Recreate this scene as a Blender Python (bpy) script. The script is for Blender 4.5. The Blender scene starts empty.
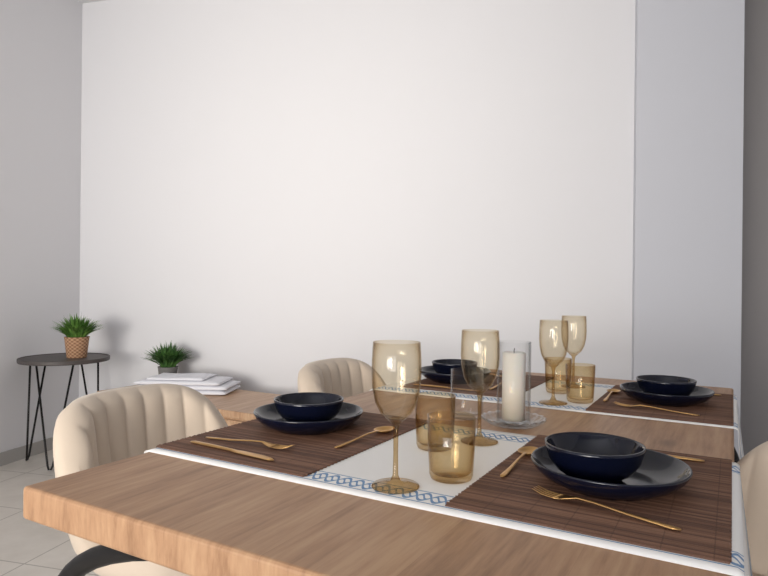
import bpy, bmesh, math, random
from mathutils import Matrix, Vector
random.seed(4)
scene=bpy.context.scene
try:
    scene.view_settings.view_transform='Standard'; scene.view_settings.look='None'
except Exception: pass
A=math.radians(-15)
def W(u,v,z=0):
    c,s=math.cos(math.radians(15)),math.sin(math.radians(15))
    return Vector((c*u+s*v,-s*u+c*v,z))
def lin(r,g,b):
    f=lambda x:(x/255/12.92 if x/255<=.04045 else ((x/255+.055)/1.055)**2.4)
    return (f(r),f(g),f(b),1)
# ---------- materials ----------
class NT:
    def __init__(s,name):
        s.m=bpy.data.materials.new(name); s.m.use_nodes=True
        s.t=s.m.node_tree; s.n=s.t.nodes; s.b=s.n['Principled BSDF']; s.out=s.n['Material Output']
    def new(s,t): return s.n.new(t)
    def link(s,a,b): s.t.links.new(a,b)
    def M(s,op,a,b=None,c=None):
        n=s.new('ShaderNodeMath'); n.operation=op
        for i,x in enumerate((a,b,c)):
            if x is None: continue
            if isinstance(x,(int,float)): n.inputs[i].default_value=x
            else: s.link(x,n.inputs[i])
        return n.outputs[0]
    def mix(s,f,a,b):
        n=s.new('ShaderNodeMix'); n.data_type='RGBA'
        for i,x in ((0,f),(6,a),(7,b)):
            if isinstance(x,(int,float,tuple)): n.inputs[i].default_value=x
            else: s.link(x,n.inputs[i])
        return n.outputs[2]
    def obj(s):
        return s.new('ShaderNodeTexCoord').outputs['Object']
    def xyz(s):
        n=s.new('ShaderNodeSeparateXYZ'); s.link(s.obj(),n.inputs[0]); return n.outputs
    def mapping(s,sc):
        n=s.new('ShaderNodeMapping'); s.link(s.obj(),n.inputs[0]); n.inputs['Scale'].default_value=sc; return n.outputs[0]
    def noise(s,vec,scale,detail=4,rough=.6):
        n=s.new('ShaderNodeTexNoise'); s.link(vec,n.inputs['Vector']); n.inputs['Scale'].default_value=scale
        n.inputs['Detail'].default_value=detail; n.inputs['Roughness'].default_value=rough; return n.outputs['Fac']
    def ramp(s,f,stops):
        n=s.new('ShaderNodeValToRGB'); s.link(f,n.inputs[0]); e=n.color_ramp.elements
        e[0].position,e[0].color=stops[0]; e[1].position,e[1].color=stops[-1]
        for p,c in stops[1:-1]:
            x=e.new(p); x.color=c
        return n.outputs[0]
    def bump(s,h,st=.3,dist=.002):
        n=s.new('ShaderNodeBump'); s.link(h,n.inputs['Height']); n.inputs['Strength'].default_value=st; n.inputs['Distance'].default_value=dist
        s.link(n.outputs[0],s.b.inputs['Normal'])
    def col(s,c):
        if isinstance(c,tuple): s.b.inputs['Base Color'].default_value=c
        else: s.link(c,s.b.inputs['Base Color'])
    def set(s,**k):
        for a,v in k.items(): s.b.inputs[a.replace('_',' ')].default_value=v
def plain(name,c,rough=.5,metal=0,noise=0,nscale=40,bump=0,**k):
    n=NT(name); n.set(Roughness=rough,Metallic=metal,**k)
    f=n.noise(n.obj(),nscale)
    d=tuple(x*(1-noise) for x in c[:3])+(1,)
    n.col(n.mix(f,d,c) if noise else c)
    if bump: n.bump(f,bump,.002)
    return n.m
m_wall=plain('wall_paint',lin(224,223,226),.9,noise=.01,nscale=3)
m_wallcol=plain('wall_column_painted_shade',lin(202,203,210),.9,noise=.01,nscale=3)  # column face: weaker light put into the colour as a darker, cooler tone
m_walldark=plain('wall_alcove_painted_shade',lin(162,158,158),.9,noise=.02,nscale=3)  # alcove: shadow of the recess painted into the wall colour
m_ceil=plain('ceiling_paint',lin(225,225,225),.9,noise=.02,nscale=3)
m_base=plain('baseboard_tile',lin(178,175,172),.4,noise=.1,nscale=8)
def mk_floor():
    n=NT('floor_tile'); x=n.xyz(); T=.45
    gs=[]
    for i in (0,1):
        f=n.M('FRACT',n.M('DIVIDE',n.M('ADD',x[i],10.13),T))
        gs.append(n.M('LESS_THAN',f,.012))
    g=n.M('MAXIMUM',gs[0],gs[1])
    c=n.ramp(n.noise(n.obj(),6,6),[(.3,lin(210,203,194)),(.7,lin(226,220,212))])
    n.col(n.mix(g,c,lin(172,165,156))); n.set(Roughness=.35); return n.m
m_floor=mk_floor()
def mk_wood(name,cols,plank,rough=.42,seamk=.3):
    n=NT(name); x=n.xyz()
    pid=n.M('FLOOR',n.M('DIVIDE',x[0],plank))
    comb=n.new('ShaderNodeCombineXYZ')
    n.link(n.M('MULTIPLY',x[0],14.),comb.inputs[0]); n.link(n.M('ADD',n.M('MULTIPLY',x[1],1.1),n.M('MULTIPLY',pid,3.7)),comb.inputs[1]); n.link(n.M('MULTIPLY',x[2],3.),comb.inputs[2])
    f1=n.noise(comb.outputs[0],2.2,8,.65)
    f2=n.noise(comb.outputs[0],9,4,.6)
    wn=n.new('ShaderNodeTexWhiteNoise'); wn.noise_dimensions='1D'; n.link(pid,wn.inputs['W'])
    f=n.M('ADD',n.M('ADD',n.M('MULTIPLY',f1,.6),n.M('MULTIPLY',f2,.32)),n.M('MULTIPLY',wn.outputs['Value'],.06))
    c=n.ramp(f,[(.34,cols[0]),(.47,cols[1]),(.60,cols[2])])
    seam=n.M('LESS_THAN',n.M('FRACT',n.M('DIVIDE',x[0],plank)),.006)
    vo=n.new('ShaderNodeTexVoronoi'); n.link(n.mapping((4.2,1.9,1)),vo.inputs['Vector']); vo.inputs['Scale'].default_value=1.0
    mr=n.new('ShaderNodeMapRange'); n.link(vo.outputs['Distance'],mr.inputs[0]); mr.inputs[1].default_value=.035; mr.inputs[2].default_value=.09; mr.inputs[3].default_value=.55; mr.inputs[4].default_value=0
    c=n.mix(mr.outputs[0],c,tuple(q*.45 for q in cols[0][:3])+(1,))
    n.col(n.mix(n.M('MULTIPLY',seam,seamk),c,cols[0])); n.bump(f,.12,.002)
    n.set(Roughness=rough); return n.m
m_wood=mk_wood('table_wood',(lin(138,102,74),lin(168,129,97),lin(184,147,113)),.155,.46)
m_wood2=mk_wood('bench_wood',(lin(152,116,90),lin(176,140,110),lin(192,160,130)),.12)
m_black=plain('black_metal',lin(38,36,36),.4,.6,noise=.1)
m_stop=plain('side_table_top',lin(84,78,76),.5,.1,noise=.15,nscale=30)
m_velvet=plain('cream_velvet',lin(207,190,172),.85,noise=.08,nscale=25,bump=.08)
m_velvet.node_tree.nodes['Principled BSDF'].inputs['Sheen Weight'].default_value=.2
m_navy=plain('navy_glaze',lin(12,16,34),.10,noise=.3,nscale=20)
m_gold=plain('brushed_gold',lin(212,168,110),.33,1,noise=.1,nscale=60)
m_wax=plain('candle_wax',lin(248,244,238),.5,noise=.03,nscale=20,Subsurface_Weight=.1)
m_wick=plain('wick',lin(40,35,30),.9)
m_towel=plain('towel_cotton',lin(232,232,238),.95,noise=.08,nscale=90,bump=.6)
m_grey=plain('grey_pot',lin(120,118,116),.7,noise=.1)
m_soil=plain('soil',lin(50,38,30),.95,noise=.4,nscale=80)
def mk_leaf(nm,a,b):
    n=NT(nm); n.col(n.ramp(n.noise(n.obj(),18,3),[(.35,a),(.65,b)])); n.set(Roughness=.5); return n.m
m_leaf=mk_leaf('leaf_green',lin(62,104,44),lin(122,164,78))
m_leaf2=mk_leaf('leaf_dark_green',lin(46,84,42),lin(96,136,70))
def mk_woven():
    n=NT('woven_basket'); n.b
    ch=n.new('ShaderNodeTexCoord'); sp=n.new('ShaderNodeSeparateXYZ'); n.link(ch.outputs['Object'],sp.inputs[0])
    ang=n.M('ARCTAN2',sp.outputs[1],sp.outputs[0])
    a=n.M('SINE',n.M('MULTIPLY',ang,14.)); b=n.M('SINE',n.M('MULTIPLY',sp.outputs[2],300.))
    w=n.M('MULTIPLY',a,b); f=n.M('MULTIPLY_ADD',w,.5,.5)
    n.col(n.ramp(f,[(.1,lin(142,100,72)),(.9,lin(208,166,132))])); n.bump(f,.8,.004); n.set(Roughness=.8); return n.m
m_woven=mk_woven()
def mk_mat():
    n=NT('placemat_reed'); x=n.xyz()
    st=n.new('ShaderNodeTexWhiteNoise'); st.noise_dimensions='1D'
    n.link(n.M('FLOOR',n.M('DIVIDE',x[1],.006)),st.inputs['W'])
    nz=n.noise(n.mapping((6,150,1)),3,3)
    f=n.M('ADD',n.M('MULTIPLY',st.outputs['Value'],.5),n.M('MULTIPLY',nz,.5))
    c=n.ramp(f,[(.2,lin(78,52,40)),(.55,lin(106,74,57)),(.85,lin(136,100,79))])
    th=n.M('LESS_THAN',n.M('FRACT',n.M('DIVIDE',n.M('ADD',x[0],1.0),.055)),.03)
    n.col(n.mix(n.M('MULTIPLY',th,.5),c,lin(66,44,33))); n.set(Roughness=.6); return n.m
m_mat=mk_mat()
def mk_runner(v0,v1,name):
    n=NT(name); x=n.xyz(); masks=[]; P=.046
    for vc in (v0+.045,v1-.045):
        b=n.M('DIVIDE',n.M('SUBTRACT',x[1],vc),.015)
        s=n.M('SINE',n.M('MULTIPLY',x[0],2*math.pi/P))
        s2=n.M('MULTIPLY',n.M('SINE',n.M('MULTIPLY',x[0],4*math.pi/P)),.5)
        l1=n.M('LESS_THAN',n.M('ABSOLUTE',n.M('SUBTRACT',b,s)),.24)
        l2=n.M('LESS_THAN',n.M('ABSOLUTE',n.M('ADD',b,s)),.24)
        l3=n.M('LESS_THAN',n.M('ABSOLUTE',n.M('SUBTRACT',b,s2)),.2)
        l4=n.M('LESS_THAN',n.M('ABSOLUTE',n.M('SUBTRACT',n.M('ABSOLUTE',b),1.45)),.09)
        masks.append(n.M('MAXIMUM',n.M('MAXIMUM',l1,l2),n.M('MAXIMUM',l3,l4)))
    f=n.M('MAXIMUM',masks[0],masks[1])
    w=n.noise(n.mapping((1,1,1)),350,2)
    n.col(n.mix(n.M('MULTIPLY',f,.8),lin(244,242,240),lin(58,124,178))); n.bump(w,.3,.001); n.set(Roughness=.95); n.b.inputs['Specular IOR Level'].default_value=.1; return n.m
def mk_glass(name,tint,edge,refl=.75,pw=2.2,f0=.04):
    m=bpy.data.materials.new(name); m.use_nodes=True; t=m.node_tree; t.nodes.clear()
    o=t.nodes.new('ShaderNodeOutputMaterial'); tr=t.nodes.new('ShaderNodeBsdfTransparent'); gl=t.nodes.new('ShaderNodeBsdfGlossy')
    gl.inputs['Roughness'].default_value=.03
    lw=t.nodes.new('ShaderNodeLayerWeight'); lw.inputs[0].default_value=.5
    def M(op,a,b):
        n=t.nodes.new('ShaderNodeMath'); n.operation=op
        for i,x in enumerate((a,b)):
            if isinstance(x,(int,float)): n.inputs[i].default_value=x
            else: t.links.new(x,n.inputs[i])
        return n.outputs[0]
    f=lw.outputs['Facing']
    sch=M('ADD',M('MULTIPLY',M('POWER',f,5.),refl),f0)
    mc=t.nodes.new('ShaderNodeMix'); mc.data_type='RGBA'; mc.inputs[6].default_value=tint; mc.inputs[7].default_value=edge
    t.links.new(M('POWER',f,pw),mc.inputs[0]); t.links.new(mc.outputs[2],tr.inputs[0])
    mx=t.nodes.new('ShaderNodeMixShader'); t.links.new(sch,mx.inputs[0]); t.links.new(tr.outputs[0],mx.inputs[1]); t.links.new(gl.outputs[0],mx.inputs[2])
    t.links.new(mx.outputs[0],o.inputs[0]); return m
m_amber=mk_glass('amber_glass',(.985,.957,.895,1),(.72,.58,.38,1),pw=2.6)
m_stem=mk_glass('amber_glass_stem',(.85,.73,.54,1),(.56,.41,.23,1))
m_amber2=mk_glass('amber_glass_deep',(.975,.918,.80,1),(.68,.51,.30,1))
m_clear=mk_glass('clear_glass',(.997,.998,.998,1),(.74,.76,.77,1),pw=3.2,f0=.02)
m_crystal=mk_glass('crystal_glass',(.97,.975,.975,1),(.78,.80,.81,1),refl=.9,pw=2.0,f0=.07)
# ---------- mesh helpers ----------
def finish(bm,name,mats,loc=(0,0,0),rotz=0,smooth=True,parent=None,bevel=0,subsurf=0):
    me=bpy.data.meshes.new(name); bmesh.ops.recalc_face_normals(bm,faces=bm.faces); bm.to_mesh(me); bm.free()
    for m in (mats if isinstance(mats,list) else [mats]): me.materials.append(m)
    if smooth:
        for p in me.polygons: p.use_smooth=True
    o=bpy.data.objects.new(name,me); scene.collection.objects.link(o); o.location=loc; o.rotation_euler=(0,0,rotz)
    if parent: o.parent=parent
    if bevel:
        b=o.modifiers.new('b','BEVEL'); b.width=bevel; b.segments=3; b.limit_method='ANGLE'
    if subsurf:
        b=o.modifiers.new('s','SUBSURF'); b.levels=subsurf; b.render_levels=subsurf
    return o
def empty(name,loc,rotz=0):
    e=bpy.data.objects.new(name,None); scene.collection.objects.link(e); e.location=loc; e.rotation_euler=(0,0,rotz); e.empty_display_size=.1; return e
def box(bm,x0,x1,y0,y1,z0,z1,mi=0):
    vs=[bm.verts.new((x,y,z)) for x in (x0,x1) for y in (y0,y1) for z in (z0,z1)]
    for f in ((0,1,3,2),(4,6,7,5),(0,4,5,1),(2,3,7,6),(0,2,6,4),(1,5,7,3)):
        bm.faces.new([vs[i] for i in f]).material_index=mi
def lathe(bm,prof,seg=64,c=(0,0,0),mi=0,closed=False,flute=None):
    rings=[]
    for r,z in prof:
        if r<1e-6: rings.append([bm.verts.new((c[0],c[1],c[2]+z))])
        else:
            row=[]
            for i in range(seg):
                a=2*math.pi*i/seg; rr=r*(1+(flute[1]*(r/flute[2])**2*math.cos(flute[0]*a) if flute else 0))
                row.append(bm.verts.new((c[0]+rr*math.cos(a),c[1]+rr*math.sin(a),c[2]+z)))
            rings.append(row)
    pairs=list(zip(rings,rings[1:]))
    if closed: pairs.append((rings[-1],rings[0]))
    for k,(a,b) in enumerate(pairs):
        for i in range(seg):
            j=(i+1)%seg
            if len(a)==1 and len(b)==1: continue
            if len(a)==1: f=bm.faces.new((a[0],b[i],b[j]))
            elif len(b)==1: f=bm.faces.new((a[i],a[j],b[0]))
            else: f=bm.faces.new((a[i],a[j],b[j],b[i]))
            f.material_index=mi(k) if callable(mi) else mi
def tube(bm,pts,rad,seg=10,mi=0,closed=False):
    pts=[Vector(p) for p in pts]; n=len(pts); rings=[]
    rads=rad if isinstance(rad,list) else [rad]*n
    up=Vector((0,0,1)); prev=None
    for i,p in enumerate(pts):
        if closed: t=(pts[(i+1)%n]-pts[i-1])
        else: t=pts[min(i+1,n-1)]-pts[max(i-1,0)]
        t.normalize()
        a=prev if prev is not None else (up if abs(t.z)<.9 else Vector((1,0,0)))
        b=t.cross(a).normalized(); a=b.cross(t).normalized(); prev=a
        rings.append([bm.verts.new(p+(a*math.cos(2*math.pi*k/seg)+b*math.sin(2*math.pi*k/seg))*rads[i]) for k in range(seg)])
    for i in range(n if closed else n-1):
        A_,B_=rings[i],rings[(i+1)%n]
        for k in range(seg): bm.faces.new((A_[k],A_[(k+1)%seg],B_[(k+1)%seg],B_[k])).material_index=mi
    if not closed:
        bm.faces.new(rings[0]).material_index=mi; bm.faces.new(rings[-1][::-1]).material_index=mi
def strip(bm,st,seg=10):  # stations (x,y,z,hw,th)
    rings=[[bm.verts.new((x,y+hw*math.cos(2*math.pi*k/seg),z+th/2*math.sin(2*math.pi*k/seg))) for k in range(seg)] for x,y,z,hw,th in st]
    for a,b in zip(rings,rings[1:]):
        for k in range(seg): bm.faces.new((a[k],a[(k+1)%seg],b[(k+1)%seg],b[k]))
    bm.faces.new(rings[0]); bm.faces.new(rings[-1][::-1])
# ---------- room ----------
def wallbox(name,x0,x1,y0,y1,z0,z1,m):
    bm=bmesh.new(); box(bm,x0,x1,y0,y1,z0,z1); return finish(bm,name,m,smooth=False)
CH=2.95; XL=-2.28; YB=2.70; YR=-3.4; XR=3.2
wallbox('floor',XL-.1,XR+.1,YR-.1,3.6,-.1,0,m_floor)
wallbox('ceiling',XL-.1,XR+.1,YR-.1,3.6,CH,CH+.1,m_ceil)
wallbox('wall_left',XL-.1,XL,YR-.1,YB+.1,0,CH,m_wall)
wallbox('wall_back',XL,1.22,YB,YB+.12,0,CH,m_wall)
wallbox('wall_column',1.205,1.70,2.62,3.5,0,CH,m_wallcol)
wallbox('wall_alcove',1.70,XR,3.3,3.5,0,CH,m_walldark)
wallbox('wall_right',XR,XR+.1,YR-.1,3.5,0,CH,m_wall)
# rear wall with a wide window opening
wallbox('wall_rear_sill',XL,XR,YR-.1,YR,0,.35,m_wall)
wallbox('wall_rear_lintel',XL,XR,YR-.1,YR,2.45,CH,m_wall)
wallbox('wall_rear_left',XL,-1.9,YR-.1,YR,.35,2.45,m_wall)
wallbox('wall_rear_right',1.3,XR,YR-.1,YR,.35,2.45,m_wall)
wallbox('baseboard_left',XL,XL+.012,YR,YB,0,.075,m_base)
wallbox('baseboard_back',XL+.012,1.205,YB-.012,YB,0,.075,m_base)
# ---------- dining table ----------
TW,TL=.93,1.67
tab=empty('dining_table',W(0,0),A)
bm=bmesh.new(); box(bm,0,TW,0,TL,.70,.75); finish(bm,'tabletop',m_wood,smooth=False,parent=tab,bevel=.006)
bm=bmesh.new()
for v in (.06,TL-.06):
    for sgn in (-1,1):
        pts=[]
        for i in range(41):
            t=i/40
            off=-.01+.26*abs(2*t-1)**6
            pts.append((TW/2+sgn*(TW/2-off),v,.69*(1-t)+.012*t))
        tube(bm,pts,.016,14)
    for z in (.69,.015):
        tube(bm,[(.24,v,z),(TW-.24,v,z)],.015,10)
box(bm,TW/2-.02,TW/2+.02,.06,TL-.06,.66,.70)
finish(bm,'legs',m_black,parent=tab)
# ---------- runners ----------
def runner(v0,v1):
    bm=bmesh.new(); path=[]
    for i in range(9):
        t=i/8; path.append((-.006-.012*(1-t)**1.0,.56+.18*t))
    path+=[(-.006,.748),(-.002,.7513)]
    for i in range(1,30): path.append((TW*i/30,.7515))
    path+=[(TW+.002,.7513),(TW+.008,.748)]
    for i in range(9):
        t=i/8; path.append((TW+.008+.012*t,.74-.20*t))
    rows=[]
    n=24
    for (x,z) in path:
        row=[]
        for j in range(n+1):
            v=v0+(v1-v0)*j/n; hang=max(0,.74-z)
            sg=-1 if x<.4 else 1
            row.append(bm.verts.new((x+sg*hang*.03*(1+math.sin(v*30))*1.,v,z)))
        rows.append(row)
    for a,b in zip(rows,rows[1:]):
        for j in range(n): bm.faces.new((a[j],a[j+1],b[j+1],b[j]))
    o=finish(bm,'table_runner',mk_runner(v0,v1,'runner_cloth_%d'%int(v0*100)),loc=W(0,0),rotz=A)
    s=o.modifiers.new('s','SOLIDIFY'); s.thickness=.001; s.offset=0
    return o
runner(.224,.715); runner(1.02,1.51)
ZR=.7522
# ---------- placemats ----------
def mat(u0,u1,v0,v1,rot=0):
    bm=bmesh.new(); cx,cy=(u0+u1)/2,(v0+v1)/2; hw,hl=(u1-u0)/2,(v1-v0)/2
    nr=int((v1-v0)/.006); N=nr*4; rows=[]
    for j in range(N+1):
        y=-hl+2*hl*j/N; z=.0018+.0014*abs(math.sin(math.pi*j/4))
        e=.0015*math.sin(j*.9)
        rows.append([bm.verts.new((-hw+e,y,0)),bm.verts.new((-hw+e,y,z)),bm.verts.new((hw-e,y,z)),bm.verts.new((hw-e,y,0))])
    for a,b in zip(rows,rows[1:]):
        for k in range(3): bm.faces.new((a[k],a[k+1],b[k+1],b[k]))
        bm.faces.new((a[3],a[0],b[0],b[3]))
    bm.faces.new(rows[0]); bm.faces.new(rows[-1][::-1])
    finish(bm,'placemat',m_mat,loc=W(cx,cy,ZR),rotz=A+rot,smooth=False)
mat(.582,.925,.25,.72); mat(-.005,.338,.25,.72); mat(.61,.928,1.04,1.50); mat(.05,.40,1.10,1.56)
ZM=ZR+.0033
# ---------- plates & bowls ----------
def plate(u,v):
    bm=bmesh.new()
    lathe(bm,[(0,.004),(.06,.004),(.066,0),(.072,0),(.078,.004),(.098,.013),(.110,.024),(.1155,.034),(.1145,.0365),(.112,.0355),(.105,.025),(.094,.0165),(.078,.0095),(.06,.0085),(0,.0085)],80)
    finish(bm,'dinner_plate',m_navy,loc=W(u,v,ZM))
def bowl(u,v):
    bm=bmesh.new()
    lathe(bm,[(0,.003),(.034,.003),(.036,0),(.040,0),(.043,.004),(.056,.012),(.067,.027),(.0735,.048),(.0738,.052),(.0715,.0525),(.070,.048),(.063,.029),(.052,.015),(.036,.009),(0,.008)],80)
    finish(bm,'cereal_bowl',m_navy,loc=W(u,v,ZM+.0092))
for u,v,du,dv in ((.762,.456,-.021,-.002),(.145,.52,0,0),(.772,1.264,0,0),(.15,1.29,0,0)):
    plate(u,v); bowl(u+du,v+dv)
# ---------- cutlery ----------
def fork(name,a,b):
    bm=bmesh.new(); L=.195
    strip(bm,[(0,0,.003,.003,.002),(.01,0,.003,.005,.003),(.06,0,.005,.0035,.003),(.11,0,.009,.0024,.003),(.135,0,.010,.003,.003),(.145,0,.008,.008,.002),(.155,0,.006,.011,.0018),(.160,0,.0055,.0112,.0018)])
    for k in range(4):
        y=-.0095+k*.0063
        strip(bm,[(.156,y,.0058,.0022,.0018),(.17,y,.005,.0019,.0018),(.185,y,.006,.0017,.0016),(L+.005,y*.93,.010,.0009,.001)],6)
    place(bm,name,a,b,L)
def spoon(name,a,b):
    bm=bmesh.new(); L=.175
    strip(bm,[(0,0,.003,.003,.002),(.01,0,.003,.0055,.003),(.05,0,.005,.0035,.003),(.10,0,.009,.0022,.003),(.125,0,.009,.003,.003),(.135,0,.0085,.005,.002)])
    cx,cy,rx,ry,dp=.158,0,.027,.0185,.0075
    prof=[(r/8) for r in range(9)]
    seg=28
    tops=[];bots=[]
    for r in prof:
        z=.009-dp*(1-r*r)
        if r==0: tops.append([bm.verts.new((cx,0,z))]);bots.append([bm.verts.new((cx,0,z-.0012))])
        else:
            for G,dz in ((tops,0),(bots,-.0012)):
                G.append([bm.verts.new((cx+rx*r*math.cos(2*math.pi*i/seg),ry*r*math.sin(2*math.pi*i/seg)*(1-.12*math.cos(2*math.pi*i/seg)),z+dz)) for i in range(seg)])
    for G in (tops,bots):
        for x,y in zip(G,G[1:]):
            for i in range(seg):
                j=(i+1)%seg
                bm.faces.new((x[0],y[i],y[j]) if len(x)==1 else (x[i],x[j],y[j],y[i]))
    for i in range(seg): bm.faces.new((tops[-1][i],tops[-1][(i+1)%seg],bots[-1][(i+1)%seg],bots[-1][i]))
    place(bm,name,a,b,L)
def knife(name,a,b):
    bm=bmesh.new(); L=.215
    strip(bm,[(0,0,.003,.004,.002),(.006,0,.003,.006,.004),(.06,0,.0035,.0055,.005),(.11,0,.0035,.0045,.0045),(.118,0,.003,.006,.003),(.13,.001,.003,.0085,.0018),(.18,.001,.003,.009,.0015),(.20,0,.003,.0075,.0012),(L,-.003,.003,.002,.001)])
    place(bm,name,a,b,L)
def place(bm,name,a,b,L):
    # a = handle end (u,v), b = head direction point
    ang=math.atan2(b[1]-a[1],b[0]-a[0])
    finish(bm,name,m_gold,loc=W(a[0],a[1],ZM-.0002),rotz=A+ang)
knife('butter_knife',(.036,.298),(.25,.284)); fork('dinner_fork',(.036,.335),(.24,.350)); spoon('dessert_spoon',(.292,.405),(.308,.575))
fork('dinner_fork',(.872,.312),(.67,.358)); knife('butter_knife',(.885,.672),(.68,.66)); spoon('dessert_spoon',(.612,.40),(.609,.57))
fork('dinner_fork',(.86,1.10),(.66,1.13)); knife('butter_knife',(.90,1.45),(.70,1.44)); spoon('dessert_spoon',(.632,1.17),(.63,1.35))
fork('dinner_fork',(.09,1.44),(.29,1.44)); knife('butter_knife',(.08,1.14),(.29,1.135)); spoon('dessert_spoon',(.31,1.18),(.312,1.36))
# ---------- glassware ----------
def wineglass(u,v):
    bm=bmesh.new()
    out=[(0,0),(.034,0),(.0365,.001),(.036,.0025),(.022,.0045),(.008,.009),(.0042,.018),(.0036,.05),(.0038,.085),(.006,.095),(.014,.102),(.024,.112),(.032,.128),(.0365,.150),(.038,.172),(.0375,.195),(.0362,.2195)]
    inn=[(.0350,.2195),(.0362,.195),(.0367,.172),(.0352,.150),(.0307,.129),(.0226,.1135),(.012,.1045),(0,.1015)]
    lathe(bm,out+inn,72,mi=lambda k:1 if 1<=k<=9 else 0)
    finish(bm,'wine_glass',[m_amber,m_stem],loc=W(u,v,ZR))
for u,v in ((.4835,.2865),(.495,.6085),(.5156,1.0948),(.50,1.40)): wineglass(u,v)
def tumbler(u,v):
    bm=bmesh.new()
    lathe(bm,[(0,0),(.028,0),(.0325,.002),(.0345,.008),(.037,.05),(.0385,.1),(.0372,.1),(.0355,.05),(.0328,.014),(.029,.0095),(0,.009)],64)
    finish(bm,'glass_tumbler',m_amber2,loc=W(u,v,ZR))
for u,v in ((.540,.367),(.44,.52),(.572,1.155),(.485,1.27)): tumbler(u,v)
# candle holder
def candle_holder(u,v,r,h,z,cr,ch,base=.006):
    e=empty('candle_holder',W(u,v,z),A)
    bm=bmesh.new(); lathe(bm,[(0,0),(r-.002,0),(r,.002),(r,h),(r-.0022,h),(r-.0022,base),(0,base)],64); finish(bm,'glass_cylinder',m_clear,parent=e)
    bm=bmesh.new(); lathe(bm,[(0,0),(cr,0),(cr,ch-.002),(cr-.002,ch),(cr*.6,ch-.002),(0,ch-.004)],48); finish(bm,'pillar_candle',m_wax,loc=(0,0,base+.0005),parent=e)
    bm=bmesh.new(); tube(bm,[(0,0,base+ch-.006),(0,0,base+ch+.004),(.001,.001,base+ch+.009)],.0009,6); finish(bm,'wick',m_wick,parent=e)
candle_holder(.504,.795,.037,.18,.7565,.0255,.15)
bm=bmesh.new(); lathe(bm,[(0,0),(.034,0),(.037,.003),(.038,.012),(.038,.112),(.0362,.112),(.0358,.014),(.030,.010),(0,.0095)],64); finish(bm,'clear_glass_holder',m_clear,loc=W(.385,.815,.7505),rotz=A)
# fluted crystal dish under the candle holder
bm=bmesh.new()
lathe(bm,[(0,0),(.044,0),(.050,.002),(.062,.009),(.070,.017),(.0685,.0185),(.060,.0115),(.049,.0055),(.043,.0050),(0,.0050)],144,flute=(18,.05,.07))
finish(bm,'fluted_glass_dish',m_crystal,loc=W(.504,.795,.7508),rotz=A)
# ---------- chairs ----------
def chair(u,v,face):
    e=empty('dining_chair',W(u,v),A+face)
    bm=bmesh.new(); NS,NTt=112,22; F=[];B=[]
    for i in range(NS+1):
        s=-1+2*i/NS; f=[];b=[]
        for j in range(NTt+1):
            t=j/NTt
            zt=.778-.015*s*s-.12*abs(s)**5; zb=.40+.03*s*s
            z=zb+(zt-zb)*t
            hw=.20+.037*math.sin(min(1,t*1.3)*math.pi/2)
            y=hw*math.sin(s*1.25)/math.sin(1.25)
            x=.15*abs(s)**2.4 - .05*t
            ed=max(0,1-abs(s)**10)*max(0,1-abs(2*t-1)**8)
            th=.012+.026*ed**.5
            ch=.012*abs(math.cos(math.pi*4.5*s))**.5*ed**.5
            nx=math.cos(s*1.0); ny=-math.sin(s*1.0)
            f.append(bm.verts.new((x+nx*(th+ch),y+ny*(th+ch),z))); b.append(bm.verts.new((x-nx*th,y-ny*th,z)))
        F.append(f);B.append(b)
    for i in range(NS):
        for j in range(NTt):
            bm.faces.new((F[i][j],F[i+1][j],F[i+1][j+1],F[i][j+1])); bm.faces.new((B[i][j],B[i][j+1],B[i+1][j+1],B[i+1][j]))
        bm.faces.new((F[i][-1],F[i+1][-1],B[i+1][-1],B[i][-1])); bm.faces.new((F[i][0],B[i][0],B[i+1][0],F[i+1][0]))
    for j in range(NTt):
        bm.faces.new((F[0][j],F[0][j+1],B[0][j+1],B[0][j])); bm.faces.new((F[-1][j],B[-1][j],B[-1][j+1],F[-1][j+1]))
    finish(bm,'backrest',m_velvet,parent=e)
    bm=bmesh.new()
    rows=[]
    prof=[(0,.39),(.85,.39),(.97,.41),(1,.44),(.98,.47),(.9,.492),(.7,.50),(0,.505)]
    seg=48
    for r,z in prof:
        if r==0: rows.append([bm.verts.new((.235,0,z))]); continue
        row=[]
        for i in range(seg):
            a=2*math.pi*i/seg; c,s_=math.cos(a),math.sin(a)
            row.append(bm.verts.new((.235+.215*r*math.copysign(abs(c)**.55,c),.215*r*math.copysign(abs(s_)**.55,s_),z)))
        rows.append(row)
    for x,y in zip(rows,rows[1:]):
        for i in range(seg):
            j=(i+1)%seg
            if len(x)==1: bm.faces.new((x[0],y[i],y[j]))
            elif len(y)==1: bm.faces.new((x[i],x[j],y[0]))
            else: bm.faces.new((x[i],x[j],y[j],y[i]))
    finish(bm,'seat',m_velvet,parent=e)
    bm=bmesh.new()
    for sx in (.10,.36):
        for sy in (-1,1):
            tube(bm,[(sx,sy*.14,.40),(sx+(.05 if sx>.2 else -.06),sy*.20,0)],[.013,.008],12)
    finish(bm,'legs',m_black,parent=e)
chair(-.435,.54,0); chair(-.36,1.36,0); chair(1.095,.80,math.pi+math.radians(24))
# ---------- low sideboard ----------
b=empty('low_sideboard',W(-2.2,1.66),A)
bm=bmesh.new(); box(bm,0,1.35,0,.48,.415,.45); o=finish(bm,'top',m_wood2,smooth=False,parent=b,bevel=.004)
bm=bmesh.new()
for x in (.05,1.26):
    for y in (.04,.40): box(bm,x,x+.04,y,y+.04,0,.16)
box(bm,.025,1.325,.03,.455,.15,.4155)
finish(bm,'cabinet',m_wood2,smooth=False,parent=b,bevel=.003)
bm=bmesh.new()
for i in range(2): box(bm,.04+i*.64,.04+i*.64+.63,.018,.031,.17,.40)
finish(bm,'doors',m_wood2,smooth=False,parent=b,bevel=.003)
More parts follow.
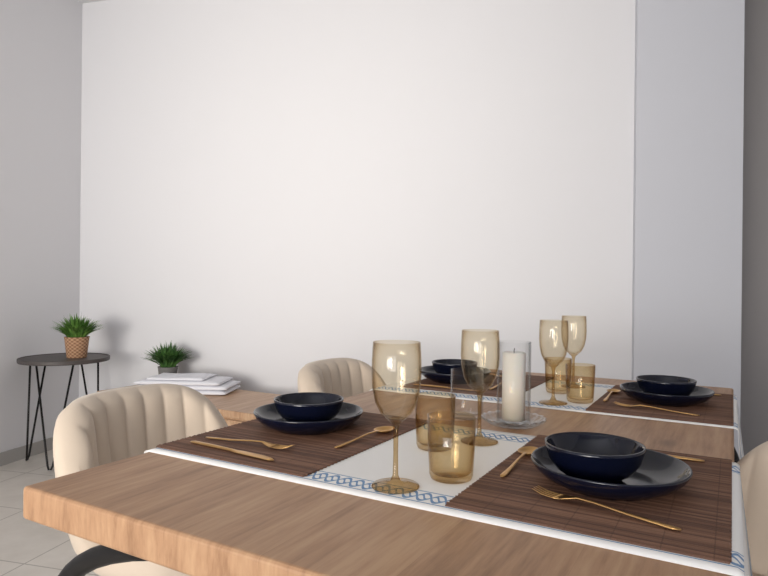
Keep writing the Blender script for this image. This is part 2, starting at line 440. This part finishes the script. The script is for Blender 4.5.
# towels
bm=bmesh.new(); z=0
for k,(w,d,h,ox,oy) in enumerate(((.53,.27,.024,0.01,0),(.52,.26,.026,.016,.004),(.48,.25,.024,-.005,-.004),(.32,.22,.016,-.02,0))):
    nx,ny=26,12; grid={}
    for side in (0,1):
        for i in range(nx+1):
            for j in range(ny+1):
                X=-w/2+w*i/nx; Y=-d/2+d*j/ny
                ed=min(1,(1-abs(2*i/nx-1)**12))*min(1,(1-abs(2*j/ny-1)**8))
                zz=z+h/2+(h/2*(.35+.65*ed**.5))*(1 if side else -1)+(.0025*math.sin(X*23+k)*math.cos(Y*31) if side and k==3 else 0)
                grid[side,i,j]=bm.verts.new((X+ox,Y+oy,max(zz,0)))
    for i in range(nx):
        for j in range(ny):
            for s in (0,1): bm.faces.new((grid[s,i,j],grid[s,i+1,j],grid[s,i+1,j+1],grid[s,i,j+1]))
    for i in range(nx):
        for j in (0,ny): bm.faces.new((grid[0,i,j],grid[0,i+1,j],grid[1,i+1,j],grid[1,i,j]))
    for j in range(ny):
        for i in (0,nx): bm.faces.new((grid[0,i,j],grid[0,i,j+1],grid[1,i,j+1],grid[1,i,j]))
    z+=h
finish(bm,'folded_towels',m_towel,loc=W(-1.78,1.93,.4502),rotz=A+math.radians(26))
# ---------- plants ----------
def plant(name,loc,prof,mpot,mleaf,soilr,h0,nl,spread,height,wid):
    e=empty(name,loc)
    bm=bmesh.new(); lathe(bm,prof,40); finish(bm,'pot',mpot,parent=e)
    bm=bmesh.new(); lathe(bm,[(soilr,h0-.006),(soilr*.6,h0-.002),(0,h0)],32); finish(bm,'soil',m_soil,parent=e)
    bm=bmesh.new()
    for k in range(nl):
        a=random.uniform(0,2*math.pi); lean=random.random()**.7; L=height*random.uniform(.65,1.05)
        bx,by=soilr*.75*random.random()*math.cos(a),soilr*.75*random.random()*math.sin(a)
        n=5; pr=None; tw=random.uniform(-.6,.6)
        for i in range(n+1):
            t=i/n; out=spread*lean*(t**1.3); zz=h0-.005+L*(t-(.45*lean)*t*t)
            c=Vector((bx+out*math.cos(a+tw*t*.4),by+out*math.sin(a+tw*t*.4),zz))
            w=wid*math.sin(math.pi*min(.97,.12+t*.86))
            sd=Vector((-math.sin(a+tw),math.cos(a+tw),.3*tw))*w
            cur=(bm.verts.new(c-sd),bm.verts.new(c+sd))
            if pr: bm.faces.new((pr[0],pr[1],cur[1],cur[0]))
            pr=cur
    finish(bm,'foliage',mleaf,parent=e)
plant('potted_grass_plant',W(-2.475,1.72,.6165),[(0,0),(.052,0),(.055,.004),(.068,.118),(.070,.124),(.063,.124),(.060,.11),(0,.10)],m_woven,m_leaf,.06,.112,420,.135,.165,.005)
plant('potted_shrub_plant',W(-2.07,2.05,.4505),[(0,0),(.045,0),(.048,.004),(.058,.1),(.06,.106),(.054,.106),(.05,.095),(0,.09)],m_grey,m_leaf2,.05,.098,560,.145,.17,.0048)
# ---------- side table ----------
e=empty('side_table',W(-2.53,1.68),A)
bm=bmesh.new(); lathe(bm,[(0,.595),(.232,.595),(.245,.597),(.247,.602),(.247,.618),(.245,.62),(.238,.62),(.236,.616),(0,.616)],72); 
o=finish(bm,'top',m_stop,parent=e,smooth=False)
bm=bmesh.new()
for a in (215,308,85):
    a=math.radians(a); c,s=math.cos(a),math.sin(a); P=lambda r,w,z:(r*c-w*s,r*s+w*c,z)
    tube(bm,[P(.15,-.10,.597),P(.205,-.014,.03),P(.21,-.006,.009),P(.21,.006,.009),P(.205,.014,.03),P(.15,.10,.597)],.006,8)
finish(bm,'legs',m_black,parent=e)
# ---------- lights ----------
def area(name,loc,target,sx,sy,p,col,spread=180):
    l=bpy.data.lights.new(name,'AREA'); l.shape='RECTANGLE'; l.size=sx; l.size_y=sy; l.energy=p; l.color=col; l.spread=math.radians(spread)
    o=bpy.data.objects.new(name,l); scene.collection.objects.link(o); o.location=loc
    o.rotation_euler=(Vector(target)-Vector(loc)).to_track_quat('-Z','Y').to_euler(); return o
area('window_daylight',(-.3,YR-.15,1.4),(-.3,0,1.4),3.1,2.0,80,(.98,.99,1.0))
area('window_sun_bounce',(-.9,YR-.2,1.2),(-.45,YB,1.8),2.0,1.4,25,(1,.94,.84),58)
w=bpy.data.worlds.new('sky'); scene.world=w; w.use_nodes=True
bg=w.node_tree.nodes['Background']; bg.inputs[0].default_value=(.84,.90,1,1); bg.inputs[1].default_value=.85
# ---------- camera ----------
cd=bpy.data.cameras.new('camera'); cam=bpy.data.objects.new('camera',cd); scene.collection.objects.link(cam)
cd.sensor_width=36; cd.lens=36*608/768; cd.clip_start=.02
cp=W(.9244,-.5234,1.0542)
R=Matrix.Rotation(math.radians(29.82-15),4,'Z')@Matrix.Rotation(math.pi/2-.0011,4,'X')@Matrix.Rotation(.0099,4,'Z')
cam.matrix_world=Matrix.Translation(cp)@R
scene.camera=cam
